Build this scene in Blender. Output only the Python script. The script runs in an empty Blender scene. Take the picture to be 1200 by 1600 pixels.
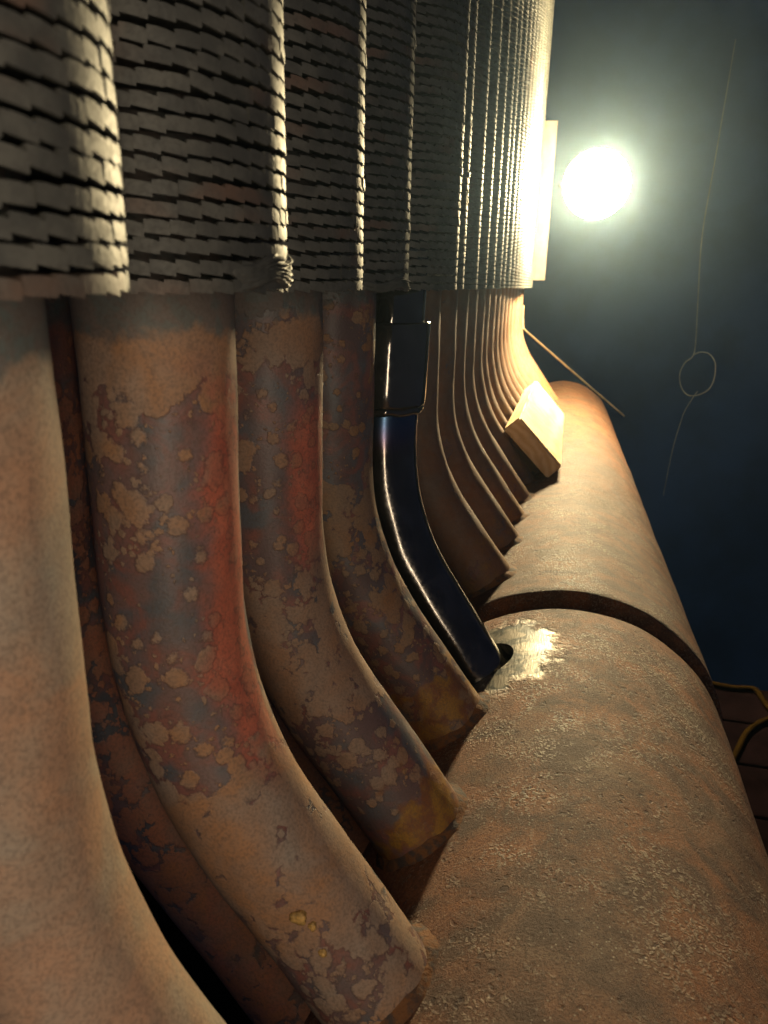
import bpy, bmesh, math, random
from mathutils import Vector, Matrix

random.seed(7)
scene = bpy.context.scene
COL = scene.collection
PI = math.pi

# ------------------------------------------------------------------ camera
FW = Vector((-0.2105, 0.9274, -0.3092)); RT = Vector((0.9733, 0.2283, 0.0222)); UP = RT.cross(FW).normalized()
cam_d = bpy.data.cameras.new('camera'); cam = bpy.data.objects.new('camera', cam_d); COL.objects.link(cam)
FW.normalize(); RT = FW.cross(UP).normalized()
cam.matrix_world = Matrix(((RT.x, UP.x, -FW.x, 0), (RT.y, UP.y, -FW.y, 0), (RT.z, UP.z, -FW.z, 0), (0, 0, 0, 1)))
cam_d.sensor_fit = 'VERTICAL'; cam_d.sensor_height = 32.0; cam_d.lens = 1213.57 / 1600 * 32.0
cam_d.clip_start = 0.01; cam_d.clip_end = 50
cam_d.dof.use_dof = True; cam_d.dof.focus_distance = 0.46; cam_d.dof.aperture_fstop = 20.0
scene.camera = cam

# ------------------------------------------------------------------ light
world = bpy.data.worlds.new('World'); scene.world = world; world.use_nodes = True
bg = world.node_tree.nodes['Background']
bg.inputs['Color'].default_value = (0.26, 0.40, 0.95, 1); bg.inputs['Strength'].default_value = 0.045
vs = scene.view_settings
vs.view_transform = 'Standard'; vs.look = 'None'; vs.exposure = 0.0; vs.gamma = 1.0; vs.use_curve_mapping = False
scene.cycles.use_denoising = True; scene.cycles.use_light_tree = False
scene.cycles.max_bounces = 4; scene.cycles.diffuse_bounces = 2; scene.cycles.glossy_bounces = 2; scene.cycles.adaptive_threshold = .05; scene.cycles.volume_bounces = 0
scene.cycles.sample_clamp_indirect = 4.0

def area_light(name, loc, target, sx, sy, power, color):
    d = bpy.data.lights.new(name, 'AREA'); d.shape = 'RECTANGLE'; d.size = sx; d.size_y = sy; d.energy = power; d.color = color
    o = bpy.data.objects.new(name, d); COL.objects.link(o); o.location = loc
    o.rotation_euler = (Vector(target) - Vector(loc)).to_track_quat('-Z', 'Y').to_euler()
    return o
# a slim inspection lamp held upright just behind the lens (its streak shows on the black tube)
area_light('inspection_lamp_light', (0.032, -0.045, -0.03), (-0.04, 0.60, -0.12), 0.028, 0.36, .60, (1.0, 0.82, 0.60))

# ------------------------------------------------------------------ numbers of the place (metres)
R_T = 0.0255; R_F = 0.0434; X_T = -0.1326
ZB, RB, BETA = -0.1143, 0.1836, math.radians(36.33)
HX, HZ, SX, SZ = 0.0254, -0.3842, -0.0122, -0.0368
R1, R2 = 0.1287, 0.1328
YG1, YG2, YEND = 0.579, 0.607, 2.277
FIN_P = 0.0051
def fin_z(y): return -0.004 - 0.0265 * y
def h_axis(y): return Vector((HX + SX * (y - .5), y, HZ + SZ * (y - .5) - .036 * max(0.0, .5 - y)))

# ------------------------------------------------------------------ object helpers
def obj(name, me, mat=None, parent=None, smooth=False, loc=None):
    if isinstance(me, bmesh.types.BMesh):
        bm = me; me = bpy.data.meshes.new(name); bm.to_mesh(me); bm.free()
    if mat is not None and len(me.materials) == 0: me.materials.append(mat)
    if smooth:
        for p in me.polygons: p.use_smooth = True
    o = bpy.data.objects.new(name, me); COL.objects.link(o)
    if parent: o.parent = parent
    if loc is not None: o.location = loc
    return o
def empty(name, loc=(0, 0, 0)):
    o = bpy.data.objects.new(name, None); COL.objects.link(o); o.location = loc; o.empty_display_size = .02
    return o
def tag(o, label=None, cat=None, group=None, kind=None):
    if label: o['label'] = label
    if cat: o['category'] = cat
    if group: o['group'] = group
    if kind: o['kind'] = kind
    return o
def box_bm(lo, hi, bevel=0.0, seg=2):
    bm = bmesh.new(); bmesh.ops.create_cube(bm, size=1)
    c = [(a + b) / 2 for a, b in zip(lo, hi)]; s = [b - a for a, b in zip(lo, hi)]
    for v in bm.verts: v.co = Vector((c[0] + v.co.x * s[0], c[1] + v.co.y * s[1], c[2] + v.co.z * s[2]))
    if bevel: bmesh.ops.bevel(bm, geom=bm.edges[:], offset=bevel, segments=seg, affect='EDGES', profile=.5)
    return bm
def sweep(pts, rad, n=8, closed=False, caps=True):
    """round bar along a polyline"""
    bm = bmesh.new(); P = [Vector(p) for p in pts]; rings = []
    prev = None
    for i, p in enumerate(P):
        a = P[i - 1] if (i > 0 or closed) else P[i]; b = P[(i + 1) % len(P)] if (i < len(P) - 1 or closed) else P[i]
        t = (b - a).normalized()
        if prev is None:
            n1 = t.orthogonal().normalized()
        else:
            n1 = (prev - t * prev.dot(t)).normalized()
        prev = n1; n2 = t.cross(n1)
        r = rad[i] if isinstance(rad, (list, tuple)) else rad
        rings.append([bm.verts.new(p + (n1 * math.cos(2 * PI * k / n) + n2 * math.sin(2 * PI * k / n)) * r) for k in range(n)])
    m = len(rings)
    for i in range(m if closed else m - 1):
        A, B = rings[i], rings[(i + 1) % m]
        for k in range(n): bm.faces.new((A[k], A[(k + 1) % n], B[(k + 1) % n], B[k]))
    if caps and not closed:
        bm.faces.new(rings[0][::-1]); bm.faces.new(rings[-1])
    bmesh.ops.recalc_face_normals(bm, faces=bm.faces[:])
    return bm
def smooth_path(pts, n=8):
    """Catmull-Rom through points"""
    P = [Vector(p) for p in pts]; out = []
    for i in range(len(P) - 1):
        p0 = P[max(i - 1, 0)]; p1 = P[i]; p2 = P[i + 1]; p3 = P[min(i + 2, len(P) - 1)]
        for k in range(n):
            t = k / n
            out.append(.5 * ((2 * p1) + (p2 - p0) * t + (2 * p0 - 5 * p1 + 4 * p2 - p3) * t * t + (3 * p1 - p0 - 3 * p2 + p3) * t ** 3))
    out.append(P[-1]); return out

# ------------------------------------------------------------------ node helpers
class G:
    def __init__(self, name):
        self.m = bpy.data.materials.new(name); self.m.use_nodes = True
        self.t = self.m.node_tree; self.b = self.t.nodes['Principled BSDF']; self.out = self.t.nodes['Material Output']
    def n(self, kind, props=None, **ins):
        nd = self.t.nodes.new('ShaderNode' + kind)
        for k, v in (props or {}).items(): setattr(nd, k, v)
        for k, v in ins.items(): self.set(nd, k.replace('_', ' '), v)
        return nd
    def set(self, nd, key, v):
        s = nd.inputs[key] if not isinstance(key, int) else nd.inputs[key]
        if hasattr(v, 'is_output') or isinstance(v, bpy.types.NodeSocket): self.t.links.new(v, s)
        elif isinstance(v, (tuple, list)) and len(v) == 3 and s.type == 'RGBA': s.default_value = (*v, 1)
        else: s.default_value = v
    def coord(self, which='Object'): return self.n('TexCoord').outputs[which]
    def rand_coord(self, scale=7.0):
        """object coordinates shifted per object, so no two tubes share a pattern"""
        c = self.coord(); r = self.n('ObjectInfo').outputs['Random']
        v = self.n('CombineXYZ', X=self.math('MULTIPLY', r, scale), Y=self.math('MULTIPLY', r, scale * 3.1), Z=self.math('MULTIPLY', r, scale * 1.7))
        return self.n('VectorMath', {'operation': 'ADD'}, **{}).outputs[0] if False else self.vadd(c, v.outputs[0])
    def vadd(self, a, b):
        nd = self.n('VectorMath', {'operation': 'ADD'}); self.set(nd, 0, a); self.set(nd, 1, b); return nd.outputs[0]
    def vmul(self, a, b):
        nd = self.n('VectorMath', {'operation': 'MULTIPLY'}); self.set(nd, 0, a); self.set(nd, 1, b); return nd.outputs[0]
    def math(self, op, a, b=0.0, clamp=False):
        nd = self.n('Math', {'operation': op, 'use_clamp': clamp}); self.set(nd, 0, a); self.set(nd, 1, b); return nd.outputs[0]
    def noise(self, vec, scale, detail=4, rough=.55, dist=0.0, col=False):
        nd = self.n('TexNoise', Vector=vec, Scale=scale, Detail=detail, Roughness=rough, Distortion=dist)
        return nd.outputs['Color' if col else 'Fac']
    def voro(self, vec, scale, feature='F1', rnd=1.0, out='Distance'):
        nd = self.n('TexVoronoi', {'feature': feature}, Vector=vec, Scale=scale, Randomness=rnd)
        return nd.outputs[out]
    def ss(self, v, lo, hi, a=0.0, b=1.0):
        nd = self.n('MapRange', {'interpolation_type': 'SMOOTHSTEP'}, Value=v)
        for i, x in ((1, lo), (2, hi), (3, a), (4, b)): self.set(nd, i, x)
        return nd.outputs[0]
    def mix(self, f, a, b, mode='MIX'):
        nd = self.n('Mix', {'data_type': 'RGBA', 'blend_type': mode}); self.set(nd, 0, f); self.set(nd, 6, a); self.set(nd, 7, b); return nd.outputs[2]
    def mixf(self, f, a, b):
        nd = self.n('Mix', {'data_type': 'FLOAT'}); self.set(nd, 0, f); self.set(nd, 2, a); self.set(nd, 3, b); return nd.outputs[0]
    def ramp(self, f, stops, interp='LINEAR'):
        nd = self.n('ValToRGB', Fac=f); cr = nd.color_ramp; cr.interpolation = interp
        while len(cr.elements) < len(stops): cr.elements.new(.5)
        for e, (p, c) in zip(cr.elements, stops):
            e.position = p; e.color = (*c, 1) if isinstance(c, tuple) else (c, c, c, 1)
        return nd.outputs[0]
    def bump(self, h, strength=.3, dist=.001, normal=None):
        nd = self.n('Bump', Strength=strength, Distance=dist, Height=h)
        if normal is not None: self.set(nd, 'Normal', normal)
        return nd.outputs[0]
    def sep(self, v):
        nd = self.n('SeparateXYZ', Vector=v); return nd.outputs
    def bs(self, **k):
        for a, v in k.items(): self.set(self.b, a.replace('_', ' '), v)

TAN = (.30, .195, .130); ORANGE = (.34, .172, .080); GREYTAN = (.265, .215, .17); DARK = (.165, .100, .088)
SLATE = (.095, .098, .105); RED = (.60, .19, .105); TEAL = (.055, .085, .085); OCHRE = (.30, .155, .025)

def rust_tube(name, cover, red=(0, 0, 0, 0), red_amt=0.0, ochre=.5, tone=(TAN, ORANGE, GREYTAN), dark=DARK, disc=112, gloss=.62, shift=0.0):
    """scale in scalloped discs over a darker coat. cover = ramp of coverage along the tube, red = (phi lo, phi hi, v lo, v hi)"""
    g = G(name); c = g.rand_coord() if shift == 0 else g.vadd(g.coord(), (shift, shift * 2.3, shift * .7))
    uv = g.sep(g.coord('UV')); phi, arc = uv[0], uv[1]          # phi 0..1 (0.5 faces -Y), arc = metres + 0.5
    big = g.noise(c, 30, 3, .55); mid = g.noise(c, 90, 5, .6); fine = g.noise(c, 900, 3, .6)
    wob = g.vadd(c, g.vmul(g.n('VectorMath', {'operation': 'SUBTRACT'}, **{}).outputs[0] if False else g.noise(c, 330, 3, .7, col=True), (.0045, .0045, .0045)))
    cov = g.ramp(arc, cover)
    N = g.math('ADD', g.math('MULTIPLY', big, 1.5), g.math('SUBTRACT', cov, .75))
    d1 = g.voro(wob, disc); d2 = g.voro(wob, disc * 2.6)
    m1 = g.math('SUBTRACT', N, d1); m2 = g.math('SUBTRACT', g.math('SUBTRACT', N, .12), d2)
    f = g.math('MAXIMUM', m1, m2)
    mask = g.ss(f, -.05, .07); rim = g.math('MULTIPLY', g.ss(f, -.10, -.015), g.math('SUBTRACT', 1.0, mask))
    top = g.ramp(g.noise(c, 34, 4, .6, .4), [(.25, tone[2]), (.45, tone[0]), (.6, tone[1]), (.8, tone[0])])
    top = g.mix(g.ss(mid, .35, .75, 0, .55), top, (.22, .145, .10))
    under = g.mix(g.ss(g.noise(c, 48, 3, .5), .42, .62), dark, SLATE)
    under = g.mix(g.ss(g.noise(c, 60, 3, .55, .8), .42, .64, 0, .75), under, (.24, .085, .058))
    if red_amt:
        rp = g.math('MULTIPLY', g.ss(g.math('ADD', phi, g.math('MULTIPLY', g.math('SUBTRACT', big, .5), .25)), red[0] - .03, red[0] + .05), g.ss(phi, red[1] - .02, red[1], 1, 0))
        rv = g.math('MULTIPLY', g.ss(arc, red[2], red[2] + .03), g.ss(arc, red[3] - .04, red[3], 1, 0))
        rm = g.math('MULTIPLY', g.math('MULTIPLY', rp, rv), g.ss(mid, .2, .5))
        rm = g.math('MULTIPLY', rm, red_amt)
        under = g.mix(rm, under, g.mix(g.noise(c, 120, 3), RED, (.30, .06, .04)))
        mask = g.math('MULTIPLY', mask, g.math('SUBTRACT', 1.0, g.math('MULTIPLY', rm, .75)))
    under = g.mix(g.math('MULTIPLY', rim, .6), under, (.05, .035, .035))
    colr = g.mix(mask, under, top)
    # sooty collar under the fins
    soot = g.ss(g.math('ADD', arc, g.math('MULTIPLY', g.math('SUBTRACT', mid, .5), .02)), .407, .4115, 1, 0)
    colr = g.mix(g.math('MULTIPLY', soot, .85), colr, g.mix(g.ss(g.noise(c, 140, 3, .6), .45, .6), (.105, .10, .095), (.075, .105, .105)))
    # ochre bloom next to the weld
    och = g.ss(g.math('ADD', arc, g.math('MULTIPLY', g.math('SUBTRACT', big, .5), .10)), .655, .662)
    och = g.math('MULTIPLY', och, g.ss(g.noise(c, 40, 4, .6), .42, .5, 0, ochre))
    colr = g.mix(och, colr, g.mix(g.ss(mid, .4, .6), OCHRE, (.19, .075, .03)))
    colr = g.mix(g.ss(fine, .38, .72, 0, .5), colr, (.085, .06, .045))
    g.bs(Base_Color=colr, Roughness=g.mixf(mask, gloss - .17, gloss), Metallic=0.0)
    g.set(g.b, 'Specular IOR Level', .42)
    hgt = g.math('ADD', g.math('MULTIPLY', mask, .7), g.math('MULTIPLY', fine, .5))
    g.set(g.b, 'Normal', g.bump(hgt, .45, .0007))
    return g.m

M = {}
FULL = [(0, 1.25), (1, 1.25)]
M['tube_pale'] = rust_tube('pale_rust', FULL, tone=((.30, .22, .155), (.35, .20, .12), (.255, .23, .185)), ochre=0, shift=3.1)
M['tube_red'] = rust_tube('red_spotted_rust', [(0, 1.1), (.415, .95), (.44, .48), (.47, .36), (.52, .34), (.56, .50), (.59, .9), (.635, .8), (.655, .36), (.70, .6)],
                          red=(.635, .80, .405, .60), red_amt=1.0, ochre=0, shift=1.37)
M['tube_spot'] = rust_tube('spotted_rust', [(0, .9), (.415, .55), (.45, .36), (.51, .34), (.55, .75), (.60, .7), (.64, .36)],
                           red=(.62, .78, .43, .545), red_amt=.9, ochre=1.0, dark=(.125, .08, .075), shift=5.9,
                           tone=((.27, .175, .115), (.28, .15, .08), (.23, .18, .14)))
M['tube_brown'] = rust_tube('brown_rust', [(0, .8), (.43, .45), (.48, .36), (.54, .7), (.58, .4), (.65, .32)], ochre=.9,
                            tone=((.25, .155, .085), (.26, .13, .055), (.21, .155, .11)), dark=(.10, .066, .064), shift=8.3)
M['tube_far'] = rust_tube('plain_rust', [(0, 1.0), (.5, .85), (.7, .75)], ochre=.4, tone=((.17, .095, .055), (.20, .09, .04), (.13, .09, .065)))
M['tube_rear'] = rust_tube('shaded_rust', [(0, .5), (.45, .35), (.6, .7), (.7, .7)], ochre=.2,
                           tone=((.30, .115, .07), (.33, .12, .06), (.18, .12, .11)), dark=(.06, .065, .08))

def header_mat(name, patch=None, dim=1.0):
    g = G(name); c = g.coord()
    big = g.noise(c, 9, 4, .55); mid = g.noise(c, 45, 5, .62, .5); streak = g.noise(g.vmul(c, (18, 60, 18)), 1.0, 4, .6, .6)
    fine = g.noise(c, 800, 5, .8)
    col = g.ramp(big, [(.30, (.21, .145, .105)), (.42, (.27, .135, .070)), (.52, (.36, .135, .045)), (.60, (.29, .125, .055)), (.70, (.20, .14, .10))])
    col = g.mix(g.ss(mid, .38, .64, 0, .85), col, (.085, .045, .030))
    col = g.mix(g.ss(streak, .5, .75, 0, .5), col, (.25, .185, .12))
    pit = g.voro(g.vadd(c, g.vmul(g.noise(c, 300, 2, .5, col=True), (.006, .006, .006))), 430)
    crust = g.ss(g.noise(c, 20, 4, .65, .3), .44, .60)
    chips = g.math('MULTIPLY', g.ss(pit, .30, .52, 1, 0), crust)
    col = g.mix(g.math('MULTIPLY', chips, .8), col, (.36, .27, .18))
    col = g.mix(g.ss(fine, .42, .64, 0, .7), col, (.070, .038, .026))
    pits = g.math('MULTIPLY', g.ss(g.voro(g.vadd(c, g.vmul(g.noise(c, 120, 3, .6, col=True), (.01, .01, .01))), 150), .16, .26, 1, 0), g.ss(g.noise(c, 30, 3, .6), .42, .58))
    col = g.mix(g.math('MULTIPLY', pits, .6), col, (.055, .036, .034))
    glint = g.math('MULTIPLY', g.ss(g.voro(c, 420), .13, .19, 1, 0), g.ss(g.noise(c, 26, 4, .65), .44, .58))
    col = g.mix(g.math('MULTIPLY', glint, .75), col, (.50, .44, .36))  # specular glints painted into the colour as pale specks
    rough = g.mixf(chips, .66, .36); rough = g.math('ADD', rough, g.math('MULTIPLY', g.math('SUBTRACT', fine, .5), .3))
    met = g.math('MULTIPLY', crust, .05)
    h = g.math('ADD', g.math('MULTIPLY', chips, .75), g.math('ADD', g.math('MULTIPLY', fine, 1.5), g.math('MULTIPLY', mid, .8)))
    h = g.math('SUBTRACT', h, g.math('MULTIPLY', pits, .8)); bs = .75
    if patch:
        px, py, rx, ry = patch
        s = g.sep(c)
        bloom = g.math('MULTIPLY', g.ss(s[0], -.075, -.015, 1, 0), g.ss(g.noise(c, 34, 4, .6, .5), .38, .62, 0, .75))
        col = g.mix(bloom, col, g.mix(g.ss(fine, .4, .6), (.40, .15, .05), (.20, .075, .035)))
        dx = g.math('DIVIDE', g.math('SUBTRACT', s[0], px), rx); dy = g.math('DIVIDE', g.math('SUBTRACT', s[1], py), ry)
        d = g.math('SQRT', g.math('ADD', g.math('MULTIPLY', dx, dx), g.math('MULTIPLY', dy, dy)))
        d = g.math('ADD', d, g.math('MULTIPLY', g.math('SUBTRACT', g.noise(c, 60, 5, .6), .5), .85))
        pm = g.ss(d, .78, 1.02, 1, 0)
        brush = g.noise(g.vmul(c, (900, 120, 120)), 1.0, 3, .6)
        steel = g.mix(g.ss(g.noise(c, 70, 4, .6, .8), .42, .6), (.36, .355, .33), (.12, .14, .15))
        col = g.mix(pm, col, steel)
        met = g.mixf(pm, met, .9); rough = g.mixf(pm, rough, g.math('ADD', .34, g.math('MULTIPLY', brush, .25)))
        h = g.mixf(pm, h, g.math('MULTIPLY', brush, .22))
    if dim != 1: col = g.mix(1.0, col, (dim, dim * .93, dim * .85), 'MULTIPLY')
    g.bs(Base_Color=col, Roughness=rough, Metallic=met); g.set(g.b, 'Specular IOR Level', .42)
    g.set(g.b, 'Normal', g.bump(h, bs, .0016))
    return g.m
def groove_mat():
    g = G('groove_steel'); c = g.coord(); n = g.noise(c, 80, 4)
    g.bs(Base_Color=g.mix(n, (.05, .03, .028), (.09, .05, .04)), Roughness=.7); return g.m
def weld_mat():
    g = G('rusty_weld'); c = g.rand_coord(); n = g.noise(c, 160, 4, .6); f = g.noise(c, 700, 3)
    col = g.mix(g.ss(n, .4, .62), (.16, .070, .027), (.06, .045, .038))
    g.bs(Base_Color=col, Roughness=.8, Metallic=0.0); g.set(g.b, 'Specular IOR Level', .2); g.set(g.b, 'Normal', g.bump(g.math('ADD', f, n), .6, .0012)); return g.m
def fin_mat(name='fin_steel', a=(.086, .085, .073), b=(.045, .046, .041)):
    g = G(name); c = g.rand_coord(3.0); n = g.noise(c, 60, 4, .6); r = g.noise(c, 22, 3, .5); f = g.noise(c, 700, 3, .6)
    col = g.mix(g.ss(n, .35, .65), a, b); col = g.mix(g.ss(r, .56, .74, 0, .55), col, (.15, .075, .045))
    col = g.mix(g.ss(f, .45, .75, 0, .45), col, (.035, .032, .030))
    g.bs(Base_Color=col, Roughness=g.ss(f, .2, .8, .55, .7), Metallic=.1); g.set(g.b, 'Normal', g.bump(f, .3, .0004)); return g.m
def black_mat(name, v_lo=None):
    g = G(name); c = g.coord(); n = g.noise(c, 60, 4, .6); f = g.noise(c, 420, 4, .6)
    col = g.mix(g.ss(n, .4, .65), (.115, .105, .092), (.17, .155, .135)); rough = g.math('ADD', g.ss(n, .3, .7, .05, .13), g.ss(f, .60, .72, 0, .16))
    met = .85
    if v_lo is not None:
        arc = g.sep(g.coord('UV'))[1]
        band = g.math('MULTIPLY', g.ss(g.math('ADD', arc, g.math('MULTIPLY', n, .02)), v_lo - .006, v_lo), g.ss(g.math('ADD', arc, g.math('MULTIPLY', n, .02)), v_lo + .03, v_lo + .055, 1, 0))
        tint = g.ramp(g.math('MULTIPLY', g.math('SUBTRACT', arc, v_lo - .012), 14.0), [(0, (.06, .17, .21)), (.4, (.05, .09, .17)), (.6, (.12, .08, .13)), (.75, (.20, .13, .08)), (1, (.07, .07, .08))])
        col = g.mix(band, col, tint); met = .9; rough = g.mixf(band, rough, .24)
        low = g.ss(arc, .50, .53); rough = g.mixf(low, rough, g.ss(f, .3, .7, .10, .20))
    g.bs(Base_Color=col, Roughness=rough, Metallic=met, Coat_Weight=.0)
    g.set(g.b, 'Specular IOR Level', .8)
    g.set(g.b, 'Normal', g.bump(g.math('ADD', g.math('MULTIPLY', f, .12), n), .10, .0008)); return g.m
def wood_mat():
    g = G('pine_wood'); c = g.vadd(g.coord(), (.07, 0, .055))
    ring = g.n('TexWave', {'wave_type': 'RINGS', 'rings_direction': 'Y'}, Vector=c, Scale=30.0, Distortion=4.0, Detail=3.0, Detail_Scale=1.5).outputs['Fac']
    fib = g.noise(g.vmul(c, (900, 25, 900)), 1.0, 4, .6)
    col = g.mix(ring, (.74, .58, .33), (.62, .43, .20)); col = g.mix(g.ss(fib, .4, .75, 0, .4), col, (.45, .28, .12))
    col = g.mix(g.ss(g.noise(c, 40, 4, .6), .55, .75, 0, .5), col, (.42, .26, .12))
    g.bs(Base_Color=col, Roughness=.7); g.set(g.b, 'Normal', g.bump(fib, .3, .001)); return g.m
def plain(name, col, rough=.6, metal=0.0, var=.35, scale=20, bump=.2):
    g = G(name); c = g.coord(); n = g.noise(c, scale, 5, .6); f = g.noise(c, scale * 12, 3, .6)
    dk = tuple(x * (1 - var) for x in col); lt = tuple(min(1, x * (1 + var)) for x in col)
    g.bs(Base_Color=g.mix(g.ss(n, .3, .7), dk, lt), Roughness=g.ss(f, .2, .8, rough - .08, rough + .08), Metallic=metal)
    g.set(g.b, 'Normal', g.bump(g.math('ADD', n, f), bump, .002)); return g.m
M['fin'] = fin_mat(); M['fin_black'] = fin_mat('fin_steel_dark', (.15, .145, .13), (.085, .08, .075))
M['weld'] = weld_mat(); M['groove'] = groove_mat(); M['wood'] = wood_mat()
M['black'] = black_mat('black_oxide_tube', .474); M['sleeve'] = black_mat('black_oxide_sleeve')
M['plate'] = plain('casing_plate', (.12, .09, .06), .55, .1)
M['wall'] = plain('dark_blue_wall', (.006, .016, .052), .85, 0, .3, 3)
M['floor'] = plain('dark_floor', (.02, .024, .035), .9, 0, .3, 3)
M['plank'] = plain('brown_plank', (.0040, .0022, .0026), .85, 0, .4, 14)
M['cable'] = plain('yellow_cable', (.014, .008, .002), .6, 0, .25, 30)
M['wire'] = plain('thin_wire', (.07, .07, .066), .5, .3)
M['rod'] = plain('rod_steel', (.55, .38, .20), .5, .2)
M['housing'] = plain('lamp_housing', (.03, .03, .03), .5, .2)
g = G('lamp_glow'); g.bs(Base_Color=(1, .95, .8), Emission_Color=(1.0, .79, .43)); g.set(g.b, 'Emission Strength', 820.0); M['glow'] = g.m
M['ochre'] = plain('ochre_blister', (.40, .24, .07), .6, 0, .5, 300)

for k_ in ('plank', 'cable', 'floor', 'wall', 'wire'): M[k_].node_tree.nodes['Principled BSDF'].inputs['Specular IOR Level'].default_value = .0
# ------------------------------------------------------------------ setting
def struct(name, bm, mat): return tag(obj(name, bm, mat), kind='structure')
struct('wall', box_bm((-1.9, 3.40, -2.5), (2.3, 3.50, 1.9)), M['wall'])
struct('ground', box_bm((-1.9, -.9, -2.6), (2.3, 3.39, -2.505)), M['floor'])

struct('added_side_wall', box_bm((-1.9, -.9, -2.5), (-1.8, 3.39, 1.9)), M['wall'])  # added dark wall, keeps the blue world light out of the tube gaps

# ------------------------------------------------------------------ header pipe
HO = Vector((HX, .3, h_axis(.3).z - .0))      # origin of the header thing
def shell(y0, y1, R, wall, nseg=180, ny=90, wob=.0004, cap_far=False, chamfer=.0015):
    bm = bmesh.new(); rings = []
    rnd = random.Random(3)
    prof = []
    for i in range(ny + 1): prof.append((y0 + (y1 - y0) * i / ny, R))
    prof[0] = (y0, R - chamfer); prof.insert(1, (y0 + chamfer, R)); prof[-1] = (y1 - chamfer, R); prof.append((y1, R - chamfer))
    def ring(y, r, w):
        a = h_axis(y) - HO; out = []
        for k in range(nseg):
            t = 2 * PI * k / nseg
            rr = r + w * (math.sin(3 * t + y * 9) + .6 * math.sin(7 * t - y * 23) + .5 * math.sin(13 * t + y * 41))
            out.append(bm.verts.new(a + Vector((math.cos(t) * rr, 0, math.sin(t) * rr))))
        return out
    for y, r in prof: rings.append(ring(y, r, wob))
    inner = [ring(y1, R - wall, 0), ring(y0, R - wall, 0)]
    loop = rings + ([] if cap_far else inner)
    if cap_far:
        dome = []
        for j in range(1, 6):
            a = j / 6 * PI / 2; dome.append(ring(y1 + .03 * math.sin(a), (R - chamfer) * math.cos(a), 0))
        loop = rings + dome
    for i in range(len(loop) - (1 if cap_far else 0)):
        A, B = loop[i], loop[(i + 1) % len(loop)]
        for k in range(nseg): bm.faces.new((A[k], A[(k + 1) % nseg], B[(k + 1) % nseg], B[k]))
    if cap_far:
        bm.faces.new(loop[-1]); bm.faces.new(loop[0][::-1])
    bmesh.ops.recalc_face_normals(bm, faces=bm.faces[:])
    return bm

X4, Y4A, Y4B, R4 = -0.120, 0.540, 0.497, 0.0235      # the replacement tube
tdir = Vector((math.sin(BETA), 0, -math.cos(BETA)))
def bend_end(X): return Vector((X + RB * (1 - math.cos(BETA)), 0, ZB - RB * math.sin(BETA)))
def hit(p, d, R):
    """distance along d from p to the header skin (axis taken as straight along Y)"""
    a = h_axis(p.y); o = Vector((p.x - a.x, 0, p.z - a.z)); dd = Vector((d.x, 0, d.z)); A = dd.dot(dd); B = o.dot(dd); Cc = o.dot(o) - R * R
    q = B * B - A * Cc
    return None if q < 0 else (-B - math.sqrt(q)) / A
p4 = bend_end(X4); p4.y = Y4B; h4 = p4 + tdir * hit(p4, tdir, R1)
hole_c = h4 + Vector((.0035, .0045, 0))

header = empty('header_pipe', HO)
tag(header, 'thick rusty horizontal header pipe that the bent tubes run down into', 'pipe')
bm = shell(-.25, YG1, R1, .020)
near_me = bpy.data.meshes.new('header_near'); bm.to_mesh(near_me); bm.free()
near_o = bpy.data.objects.new('near_section', near_me); COL.objects.link(near_o); near_o.location = HO
cut = bmesh.new(); bmesh.ops.create_cone(cut, cap_ends=True, segments=64, radius1=.0275, radius2=.0275, depth=.075)
cm = bpy.data.meshes.new('cutter'); cut.to_mesh(cm); cut.free(); co = bpy.data.objects.new('cutter', cm); COL.objects.link(co)
co.matrix_world = Matrix.Translation(hole_c) @ tdir.to_track_quat('Z', 'Y').to_matrix().to_4x4()
md = near_o.modifiers.new('hole', 'BOOLEAN'); md.operation = 'DIFFERENCE'; md.object = co; md.solver = 'EXACT'
bpy.context.view_layer.update()
dg = bpy.context.evaluated_depsgraph_get()
cut_me = bpy.data.meshes.new_from_object(near_o.evaluated_get(dg)); cut_me.name = 'near_section'
bpy.data.objects.remove(co); bpy.data.objects.remove(near_o)
for p in cut_me.polygons: p.use_smooth = False
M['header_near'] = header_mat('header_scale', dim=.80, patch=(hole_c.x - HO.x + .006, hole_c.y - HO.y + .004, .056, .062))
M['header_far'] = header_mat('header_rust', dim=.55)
cut_me.materials.clear()
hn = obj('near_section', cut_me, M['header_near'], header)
# smooth shading kept off only across sharp rims
bm = bmesh.new(); bm.from_mesh(cut_me)
for e in bm.edges:
    e.smooth = not (len(e.link_faces) == 2 and e.calc_face_angle(0) > .6)
for f_ in bm.faces: f_.smooth = True
bm.to_mesh(cut_me); bm.free()
tag(hn, 'crusty near length of the pipe with a ground bright patch and an open hole')
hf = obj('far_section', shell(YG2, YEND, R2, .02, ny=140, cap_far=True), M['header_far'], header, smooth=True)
tag(hf, 'smoother lit far length of the pipe beyond the dark joint')
obj('joint_ring', shell(YG1 - .006, YG2 + .006, R1 - .011, .01, ny=6, wob=0), M['groove'], header, smooth=True)

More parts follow.
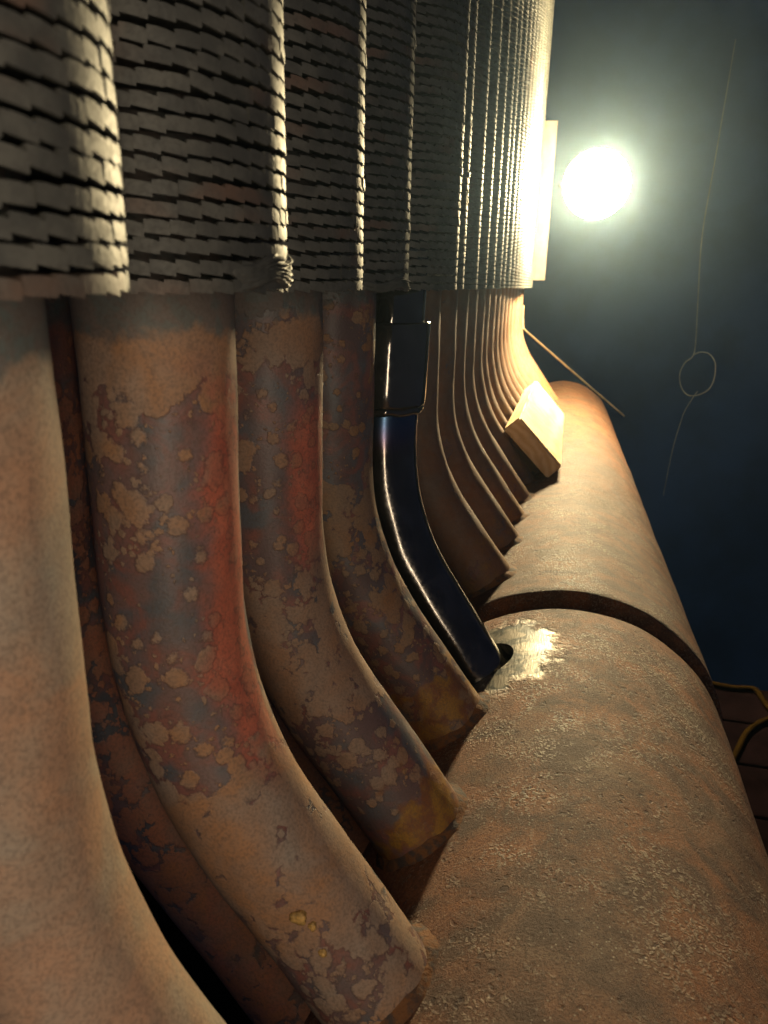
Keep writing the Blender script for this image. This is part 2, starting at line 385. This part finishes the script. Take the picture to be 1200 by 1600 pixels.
# ------------------------------------------------------------------ tubes
def pipe_mesh(name, X, Y, end_s, r=R_T, lean=0.0, z_top=.62, nseg=48, wob=.00025, seed=0, wall=None):
    """bent tube in local coordinates around (X, Y, 0); UV x = angle (0.5 faces -Y), UV y = arc length + 0.5"""
    path = []
    def dense(z): return z
    zt = z_top
    while zt > .03: path.append((Vector((0, 0, zt)), Vector((0, 0, -1)), ZB - zt)); zt -= .06
    n = 40
    for i in range(n): 
        z = .03 + (ZB - .03) * i / n; path.append((Vector((0, 0, z)), Vector((0, 0, -1)), ZB - z))
    n = 44
    for i in range(n + 1):
        a = BETA * i / n; path.append((Vector((RB * (1 - math.cos(a)), 0, ZB - RB * math.sin(a))), Vector((math.sin(a), 0, -math.cos(a))), RB * a))
    p0, t0, s0 = path[-1]; n = 26
    for i in range(1, n + 1):
        s = end_s * i / n; path.append((p0 + t0 * s, t0, s0 + s))
    bm = bmesh.new(); uvl = bm.loops.layers.uv.new('UVMap'); rings = []; rn = random.Random(seed)
    ph = [rn.uniform(0, 6.28) for _ in range(6)]
    for p, t, s in path:
        side = t.cross(Vector((0, -1, 0))).normalized(); side = -side if side.x < 0 else side
        k = min(max((0 - p.z) / .27, 0), 1.15); off = Vector((0, lean * k, 0)); ring = []
        for j in range(nseg):
            f = -PI + 2 * PI * j / nseg
            w = wob * (math.sin(2 * f + s * 31 + ph[0]) + .7 * math.sin(5 * f - s * 60 + ph[1]) + .5 * math.sin(9 * f + s * 130 + ph[2]))
            ring.append(bm.verts.new(p + off + (Vector((0, -1, 0)) * math.cos(f) + side * math.sin(f)) * (r + w)))
        rings.append((ring, s))
    for (A, sa), (B, sb) in zip(rings[:-1], rings[1:]):
        for j in range(nseg):
            fc = bm.faces.new((A[j], A[(j + 1) % nseg], B[(j + 1) % nseg], B[j])); fc.smooth = True
            us = (j / nseg, (j + 1) / nseg, (j + 1) / nseg, j / nseg)
            for l, u, s in zip(fc.loops, us, (sa, sa, sb, sb)): l[uvl].uv = (u, s + .5)
    bm.faces.new(rings[0][0][::-1])
    if wall:
        inn = []
        last, sl = rings[-1]; cpt = sum((v.co for v in last), Vector()) / nseg; t = path[-1][1]
        for dz in (0, -.03):
            inn.append([bm.verts.new(cpt + (v.co - cpt) * (1 - wall / r) + t * dz) for v in last])
        for A, B in ((last, inn[0]), (inn[0], inn[1])):
            for j in range(nseg): bm.faces.new((A[j], A[(j + 1) % nseg], B[(j + 1) % nseg], B[j]))
    else:
        bm.faces.new(rings[-1][0])
    bmesh.ops.recalc_face_normals(bm, faces=bm.faces[:])
    me = bpy.data.meshes.new(name); bm.to_mesh(me); bm.free()
    return me

# --- serrated fin rings
NSEG = 40
def add_segment(bm, th, dth, r_in, z0, rnd, low):
    hw = .5 * dth; nt, nz = (3, 2) if low else (4, 4)
    tw = rnd.gauss(-.00052, .00014); ya = rnd.gauss(.00003, .00004); dz = rnd.gauss(0, .00008); dr = rnd.gauss(0, .00006)
    zlo, zhi = -.0026, .0011
    if not low and rnd.random() < .05: dz += rnd.uniform(-.0004, .0003); dr += rnd.uniform(-.0005, .0005); tw *= rnd.uniform(.2, 1.8)
    def P(rho, a, z): return Vector((math.sin(a) * rho, -math.cos(a) * rho, z))
    def grid(back):
        out = []
        for i in range(nz):
            v = i / (nz - 1); row = []
            for j in range(nt):
                t = j / (nt - 1) * 2 - 1
                rho = R_F + dr + ya * t - .00005 * (2 * v - 1) ** 2 - (.0011 if back else 0)
                row.append(bm.verts.new(P(rho, th + hw * t, z0 + zlo + (zhi - zlo) * v + tw * t - .0003 * t * t * (1 if i == nz - 1 else 0) + dz)))
            out.append(row)
        return out
    F, B = grid(False), grid(True)
    for i in range(nz - 1):
        for j in range(nt - 1):
            f = bm.faces.new((F[i][j], F[i][j + 1], F[i + 1][j + 1], F[i + 1][j])); f.smooth = False
            bm.faces.new((B[i + 1][j], B[i + 1][j + 1], B[i][j + 1], B[i][j]))
    for j in range(nt - 1):
        bm.faces.new((F[0][j + 1], F[0][j], B[0][j], B[0][j + 1])); bm.faces.new((F[-1][j], F[-1][j + 1], B[-1][j + 1], B[-1][j]))
    for i in range(nz - 1):
        bm.faces.new((F[i][0], F[i + 1][0], B[i + 1][0], B[i][0])); bm.faces.new((F[i + 1][-1], F[i][-1], B[i][-1], B[i + 1][-1]))
    a, b = B[0][0].co, B[0][-1].co
    q = [bm.verts.new(P(r_in, th - hw, z0 - .0006)), bm.verts.new(P(r_in, th + hw, z0 - .0006)),
         bm.verts.new(P(R_F - .001, th + hw, z0 - .0004 + tw)), bm.verts.new(P(R_F - .001, th - hw, z0 - .0004 - tw))]
    bm.faces.new(q)
    if not low:
        q2 = [bm.verts.new(v.co + Vector((0, 0, .001))) for v in q]; bm.faces.new(q2[::-1])
        for k in range(4): bm.faces.new((q[k], q2[k], q2[(k + 1) % 4], q[(k + 1) % 4]))
def ring_mesh(seed, low=False):
    bm = bmesh.new(); rnd = random.Random(seed); d = 2 * PI / NSEG
    for k in range(NSEG): add_segment(bm, k * d, d, R_T * .97, 0, rnd, low)
    me = bpy.data.meshes.new('fin'); bm.to_mesh(me); bm.free(); return me
def stack_mesh(n, seed):
    bm = bmesh.new(); rnd = random.Random(seed); d = 2 * PI / NSEG
    for i in range(n):
        o = rnd.uniform(0, d)
        for k in range(NSEG): add_segment(bm, k * d + o, d, R_T * .97, i * FIN_P, rnd, True)
    me = bpy.data.meshes.new('fins'); bm.to_mesh(me); bm.free(); return me
RINGS = [ring_mesh(s) for s in range(6)]
for me in RINGS: me.materials.append(M['fin'])
STACK_FAR = stack_mesh(112, 50); STACK_FAR.materials.append(M['fin'])
STACK_UP = stack_mesh(70, 51); STACK_UP.materials.append(M['fin'])

def weld_mesh(X, Y, r, R, seed):
    """lumpy fillet between tube and header"""
    rn = random.Random(seed); base = bend_end(X); base.y = Y; side = Vector((math.cos(BETA), 0, math.sin(BETA)))
    bm = bmesh.new(); n = 96; rows = []; W = (0, .12, .28, .46, .66, .85, 1.0)
    ph = [rn.uniform(0, 6.28) for _ in range(5)]
    for k in range(n):
        f = 2 * PI * k / n; dirv = Vector((0, -1, 0)) * math.cos(f) + side * math.sin(f); row = []
        wid = .0060 + .0016 * math.sin(3 * f + ph[0]) + .0008 * math.sin(8 * f + ph[1]); lift = .0042 + .0010 * math.sin(4 * f + ph[2]) + .0003 * math.sin(13 * f + ph[3])
        for w in W:
            p = base + dirv * (r - .0004 + wid * w); h = hit(p, tdir, R)
            if h is None: h = .14
            up = lift * (1 - w) ** 1.6 - .0012 * w ** 3 + (.0003 * math.sin(f * 31 + ph[4] + w * 2) + rn.uniform(-.0002, .0002)) * (1 - abs(2 * w - 1))
            row.append(bm.verts.new(p + tdir * (h - up) - Vector((X, Y, 0))))
        rows.append(row)
    for k in range(n):
        A, B = rows[k], rows[(k + 1) % n]
        for q in range(len(W) - 1): bm.faces.new((A[q], A[q + 1], B[q + 1], B[q]))
    bmesh.ops.recalc_face_normals(bm, faces=bm.faces[:])
    return bm

TUBE_Y = [.139, .238, .335, .436, None, .672, .771, .856, .941, 1.029, 1.092, 1.180, 1.258, 1.335, 1.410, 1.490, 1.575, 1.665, 1.755, 1.845]
N_FINS = {0: 13, 1: 20, 2: 26, 3: 33, 4: 43, 5: 50}
LABELS = {
    0: 'pale tan rusted finned tube nearest the camera, cut off by the left edge',
    1: 'rusty finned tube with a red streak and many tan round spots, second from left',
    2: 'spotted rusty finned tube with an ochre patch at its welded foot, third from left',
    3: 'dark brown finned tube directly in front of the shiny black tube',
    5: 'rusty finned tube directly behind the shiny black tube, across the dark gap',
    6: 'second rusty finned tube beyond the shiny black tube', 7: 'third rusty finned tube beyond the shiny black tube',
    8: 'rusty finned tube whose bend ends just in front of the wood block',
}
ORD = ['fifth', 'sixth', 'seventh', 'eighth', 'ninth', 'tenth', 'eleventh', 'twelfth', 'thirteenth', 'fourteenth']
FAR_PIPE = None
for i, y in enumerate(TUBE_Y):
    new = y is None
    X = X4 if new else X_T; Y = Y4A if new else y; r = R4 if new else R_T
    root = empty('replacement_tube' if new else 'finned_tube', (X, Y, 0))
    if new:
        tag(root, 'shiny new black tube with a thick sleeve, its foot set in an open hole', 'tube')
    else:
        lab = LABELS.get(i) or ('%s rusty finned tube beyond the shiny black tube, behind the wood block' % ORD[i - 9] if i < 19 else 'farthest rusty finned tube, last of the row beside the lamp')
        tag(root, lab, 'tube', 'rusty finned tubes of the front row')
    # pipe
    if new:
        end = hit(p4, tdir, R1) + .011
        me = pipe_mesh('pipe', X, Y, end, r, lean=Y4B - Y4A, seed=i, wall=.004, wob=.0001); mat = M['black']
    else:
        b = bend_end(X); b.y = Y; end = hit(b, tdir, R1 if Y < YG1 else R2) + .012
        if i >= 9:
            if FAR_PIPE is None: FAR_PIPE = pipe_mesh('pipe', X, Y, .115, r, seed=i)
            me = FAR_PIPE
        else:
            me = pipe_mesh('pipe', X, Y, end, r, seed=i)
        mat = {0: M['tube_pale'], 1: M['tube_red'], 2: M['tube_spot'], 3: M['tube_brown']}.get(i, M['tube_far'])
    obj('pipe', me, mat, root)
    # fins
    z0 = fin_z(Y) + .0026
    nf = N_FINS.get(i)
    if nf:
        for k in range(nf):
            fo = obj('fin', RINGS[random.randrange(6)], None, root, loc=(0, 0, z0 + k * FIN_P))
            fo.rotation_euler = (random.gauss(0, .006), random.gauss(0, .006), random.uniform(0, 6.28))
        so = obj('upper_fins', STACK_UP, None, root, loc=(0, 0, z0 + nf * FIN_P)); tag(so, kind='stuff')
    else:
        so = obj('fins', STACK_FAR, None, root, loc=(0, 0, z0)); so.rotation_euler.z = random.uniform(0, 6.28); tag(so, kind='stuff')
    # foot
    if not new:
        obj('weld_bead', weld_mesh(X, Y, r, R1 if Y < YG1 else R2, i), M['weld'], root, smooth=True)
    else:
        def lathe(prof, n=64):
            bm = bmesh.new(); rings = [[bm.verts.new((math.cos(2 * PI * k / n) * rr, math.sin(2 * PI * k / n) * rr, z)) for k in range(n)] for z, rr in prof]
            for A, B in zip(rings[:-1], rings[1:]):
                for k in range(n): bm.faces.new((A[k], A[(k + 1) % n], B[(k + 1) % n], B[k]))
            bmesh.ops.recalc_face_normals(bm, faces=bm.faces[:]); return bm
        def zy(z): return (Y4B - Y4A) * min(max(-z / .27, 0), 1)
        so = obj('sleeve', lathe([(-.0395, .0230), (-.0395, .0268), (-.0402, .0276), (-.0410, .0279), (-.0930, .0279), (-.0945, .0272), (-.0950, .0262), (-.0950, .0230)]), M['sleeve'], root)
        me = so.data
        for p in me.polygons: p.use_smooth = False
        bm = bmesh.new(); bm.from_mesh(me)
        for f_ in bm.faces: f_.smooth = True
        for e in bm.edges: e.smooth = not (len(e.link_faces) == 2 and e.calc_face_angle(0) > .5)
        bm.to_mesh(me); bm.free()
        # tilt with the tube
        for v in me.vertices: v.co.y += zy(v.co.z)
        pts = [Vector((math.cos(a) * .0238, math.sin(a) * .0238 + zy(-.0975), -.0975 + .0005 * math.sin(a * 9))) for a in [2 * PI * k / 60 for k in range(60)]]
        wo = obj('weld_bead', sweep(pts, [.0030 + .0003 * math.sin(k * 1.9) for k in range(60)], 10, closed=True), M['sleeve'], root, smooth=True)

# ------------------------------------------------------------------ rear row, glimpsed in the gaps
REAR_Y = [.272, .385, .63]
REAR_LAB = ['nearest tube and the red streaked one', 'red streaked and the third tube', 'black tube and the rusty one beyond']
RP = pipe_mesh('pipe', -.222, 0, .16, R_T, seed=77)
for k, y in enumerate(REAR_Y):
    root = empty('rear_tube', (-.217, y, 0))
    tag(root, 'shaded rear tube seen between the ' + REAR_LAB[k], 'tube', 'shaded tubes of the rear row')
    obj('pipe', RP, M['tube_rear'], root)
    so = obj('fins', STACK_UP, None, root, loc=(0, 0, fin_z(y) + .003)); so.rotation_euler.z = random.uniform(0, 6); tag(so, kind='stuff')

# ------------------------------------------------------------------ crumpled fin ends on the second tube
t1 = [o for o in COL.objects if o.name == 'finned_tube.001'][0]
def crumple(parent, a0, a1, z0, z1, seed):
    rn = random.Random(seed); bm = bmesh.new(); nu, nv = 44, 22; front = []; back = []
    for i in range(nv + 1):
        v = i / nv; rf = []; rb = []
        for j in range(nu + 1):
            u = j / nu; a = a0 + (a1 - a0) * u + .04 * math.sin(v * 7)
            ang = math.atan2(v - .35, u + .18)
            ridge = .0009 * (math.sin(ang * 34 + 1.3 * math.sin(u * 6)) * min(1, u * 2.2)) 
            edge = min(u, 1 - u, v, 1 - v) * 7
            rho = R_F + .0012 * min(1, edge) + ridge * min(1, edge * 1.5) + rn.uniform(-1, 1) * .00018
            zz = z0 + (z1 - z0) * v * (1 - .28 * (1 - u)) + .0012 * math.sin(u * 9 + seed)
            rf.append(bm.verts.new((math.sin(a) * rho, -math.cos(a) * rho, zz))); rb.append(bm.verts.new((math.sin(a) * (R_F - .0016), -math.cos(a) * (R_F - .0016), zz)))
        front.append(rf); back.append(rb)
    for i in range(nv):
        for j in range(nu):
            bm.faces.new((front[i][j], front[i][j + 1], front[i + 1][j + 1], front[i + 1][j])).smooth = True
            bm.faces.new((back[i + 1][j], back[i + 1][j + 1], back[i][j + 1], back[i][j]))
    for i in range(nv):
        for j, s in ((0, 1), (nu, -1)): bm.faces.new((front[i][j], front[i + 1][j], back[i + 1][j], back[i][j]))
    for j in range(nu):
        for i in (0, nv): bm.faces.new((front[i][j], front[i][j + 1], back[i][j + 1], back[i][j]))
    bmesh.ops.recalc_face_normals(bm, faces=bm.faces[:])
    o = obj('crumpled_fins', bm, M['fin'], parent); tag(o, 'crushed lowest fins smeared into a ridged fan'); return o
crumple(t1, math.radians(62), math.radians(112), -.0085, .0015, 4)
crumple([o for o in COL.objects if o.name == 'finned_tube.003'][0], math.radians(40), math.radians(100), -.0155, -.009, 9)

def lump(name, parent, loc, s, mat, seed, lab=None):
    bm = bmesh.new(); bmesh.ops.create_icosphere(bm, subdivisions=3, radius=1); rn = random.Random(seed); ph = [rn.uniform(0, 6) for _ in range(3)]
    for v in bm.verts:
        k = 1 + .14 * math.sin(v.co.x * 4 + ph[0]) + .12 * math.sin(v.co.y * 5 + ph[1]) + .08 * math.sin(v.co.z * 9 + ph[2]) + rn.uniform(-.03, .03)
        v.co = Vector((v.co.x * s[0], v.co.y * s[1], v.co.z * s[2])) * k
    o = obj(name, bm, mat, parent, smooth=True, loc=loc)
    if lab: tag(o, lab)
    return o
t2 = [o for o in COL.objects if o.name == 'finned_tube.002'][0]
a = math.radians(-2); lump('spatter', t2, (math.sin(a) * R_F, -math.cos(a) * R_F, .030), (.0024, .0016, .0028), M['ochre'], 3)
def on_tube(f, arc, r=R_T):
    an = arc / RB
    if an < BETA: p = Vector((RB * (1 - math.cos(an)), 0, ZB - RB * math.sin(an))); t = an
    else: p = bend_end(0) + tdir * (arc - RB * BETA); t = BETA
    side = Vector((math.cos(t), 0, math.sin(t))); return p + (Vector((0, -1, 0)) * math.cos(f) + side * math.sin(f)) * r
for j, (f, ar, s) in enumerate(((.42, .135, .0030), (.50, .141, .0018), (.38, .152, .0016))):
    lump('blister', t1, on_tube(f, ar), (s, s * .7, s), M['ochre'], 20 + j)

# ------------------------------------------------------------------ wood block leaning on the header
Yb0, Yb1 = 1.02, 1.48; k = Yb0 / .95
A_ = Vector((-.067, 0, -.1964)) * k; B_ = Vector((-.0481, 0, -.1792)) * k; C_ = Vector((.0025, 0, -.2323)) * k; D_ = Vector((-.0137, 0, -.2499)) * k
ext = (C_ - B_).normalized() * .006; C_ += ext; D_ += ext
bo = Vector(((A_ + C_).x / 2, Yb0, (A_ + C_).z / 2))
bm = bmesh.new(); vs0 = []; NB = 14
quad = (A_, B_, C_, D_)
for i in range(NB + 1):
    yy = Yb0 + (Yb1 - Yb0) * i / NB
    vs0.append([bm.verts.new(Vector((q.x, yy, q.z + SZ * (yy - Yb0) * .9)) - bo) for q in quad])
for i in range(NB):
    for j in range(4): bm.faces.new((vs0[i][j], vs0[i][(j + 1) % 4], vs0[i + 1][(j + 1) % 4], vs0[i + 1][j]))
bm.faces.new(vs0[0][::-1]); bm.faces.new(vs0[-1]); bmesh.ops.recalc_face_normals(bm, faces=bm.faces[:])
sharp = [e for e in bm.edges if len(e.link_faces) == 2 and e.calc_face_angle(0) > .7]
bmesh.ops.bevel(bm, geom=sharp, offset=.0022, segments=2, affect='EDGES')
rn = random.Random(5)
for v in bm.verts: v.co += Vector((rn.uniform(-1, 1), rn.uniform(-1, 1) * .6, rn.uniform(-1, 1))) * .0006
blk = obj('wood_block', bm, M['wood'], loc=bo)
tag(blk, 'pale wooden block wedged on the pipe against the bent tubes', 'wood block')

# ------------------------------------------------------------------ things at the far end
pl = tag(obj('casing_plate', box_bm((-.060, -.004, -.175), (.030, .004, .175), .0012), M['plate'], loc=(-.098, 2.0, .135)),
         'tall narrow steel plate standing behind the last finned tube', 'plate')
rod = tag(obj('bent_rod', sweep(smooth_path([(-.1148, 2.0, -.10), (-.1145, 2.0, -.1250), (-.1117, 2.0, -.1549)], 3) + smooth_path([(-.108, 2.012, -.1595), (.045, 2.35, -.318), (.2062, 2.7, -.4824)], 5), .0030, 8), M['rod']),
          'thin bent rod slanting down from the last tube past the pipe end', 'rod')
# work lamp hung above the pipe end
LP = Vector((0.0256, 1.65, .145))
lamp = empty('work_lamp', LP); aim = Vector((-.10, -1.0, -.35)).normalized(); lamp.rotation_euler = aim.to_track_quat('-Y', 'Z').to_euler()
tag(lamp, 'glaring round bulb of a work lamp above the far end of the pipe', 'lamp')
bm = bmesh.new(); n = 48; prof = []
def lathe_y(prof, n=20, close=True):
    bm = bmesh.new(); rings = [[bm.verts.new((math.cos(2 * PI * k / n) * rr, y, math.sin(2 * PI * k / n) * rr)) for k in range(n)] for y, rr in prof]
    for A, B in zip(rings[:-1], rings[1:]):
        for k in range(n): bm.faces.new((A[k], A[(k + 1) % n], B[(k + 1) % n], B[k])).smooth = True
    if close: bm.faces.new(rings[0]); bm.faces.new(rings[-1][::-1])
    bmesh.ops.recalc_face_normals(bm, faces=bm.faces[:]); return bm
obj('bulb', lathe_y([(-.062 * math.cos(math.radians(a_)), max(.003, .062 * math.sin(math.radians(a_)))) for a_ in range(0, 151, 15)]), M['glow'], lamp)
obj('socket', lathe_y([(.0535, .020), (.0535, .033), (.075, .033), (.080, .024), (.125, .022), (.128, .015)], n=24), M['housing'], lamp)
obj('arm', sweep(smooth_path([(.0, .120, -.010), (-.01, .25, -.07), (-.04, .33, -.09), (-.115, .352, -.09)], 6), .005, 8), M['housing'], lamp, smooth=True)

# thin wire hanging with a loop
W = [(.375, 2.6, .60), (.366, 2.6, .30), (.3598, 2.6, .085), (.3753, 2.6, -.117), (.3846, 2.6, -.2516), (.362, 2.6, -.285), (.351, 2.6, -.32), (.360, 2.6, -.36), (.385, 2.59, -.385), (.425, 2.585, -.375), (.449, 2.59, -.345), (.4514, 2.6, -.2875), (.432, 2.61, -.258), (.405, 2.61, -.252), (.386, 2.615, -.262)]
wr = tag(obj('hanging_wire', sweep(smooth_path(W, 6), .0012, 6), M['wire'], smooth=True), 'thin pale wire hanging in a loop against the dark wall', 'wire')
W2 = [(.410, 2.60, -.372), (.392, 2.6, -.41), (.379, 2.6, -.445), (.366, 2.6, -.52), (.3585, 2.6, -.60), (.352, 2.6, -.72)]
obj('wire_tail', sweep(smooth_path(W2, 6), .0009, 6), M['wire'], wr, smooth=True)

# scaffold deck low on the right with a cable on it
deck = empty('scaffold_deck', (.3, .9, -.75)); tag(deck, 'dark brown plank deck low behind the right side of the pipe', 'deck')
yy = 1.412
for k in range(11):
    w = .122 + random.uniform(-.002, .002)
    p = obj('plank', box_bm((-.9, -w / 2, -.035), (1.1, w / 2, random.uniform(-.001, .001)), .002), M['plank'], deck, loc=(0, yy - w / 2 - .9, 0)); yy -= w + .006
C1 = [(.20, 1.50, -.80), (.27, 1.43, -.752), (.3247, 1.40, -.745), (.3588, 1.395, -.745), (.3958, 1.40, -.745), (.4035, 1.3687, -.745), (.4107, 1.327, -.745), (.44, 1.27, -.745), (.50, 1.25, -.745)]
tag(obj('yellow_cable', sweep(smooth_path(C1, 6), .005, 10), M['cable'], smooth=True), 'yellow cable curling over the far edge of the plank deck', 'cable')
C2 = [(.52, 1.40, -.745), (.42, 1.315, -.745), (.385, 1.285, -.745), (.352, 1.241, -.745), (.321, 1.1688, -.745), (.28, 1.09, -.745), (.22, 1.0, -.745)]
tag(obj('yellow_cable', sweep(smooth_path(C2, 6), .005, 10), M['cable'], smooth=True), 'yellow cable running straight down the deck behind the pipe', 'cable')

# ------------------------------------------------------------------ haze volume added to give the lamp its lens bloom
hz = bmesh.new(); bmesh.ops.create_cube(hz, size=1)
hm = bpy.data.materials.new('glow_haze'); hm.use_nodes = True; nt = hm.node_tree; nt.nodes.remove(nt.nodes['Principled BSDF'])
pv = nt.nodes.new('ShaderNodeVolumePrincipled'); pv.inputs['Density'].default_value = .011; pv.inputs['Color'].default_value = (.52, .76, 1.0, 1); pv.inputs['Anisotropy'].default_value = .90
nt.links.new(pv.outputs[0], nt.nodes['Material Output'].inputs['Volume'])
ho = obj('haze', hz, hm, loc=(.2, 1.25, -.65)); ho.scale = (4.8, 5.2, 6.0); tag(ho, kind='stuff')
ho['label'] = 'thin haze added for the glow around the lamp'; ho['category'] = 'haze'
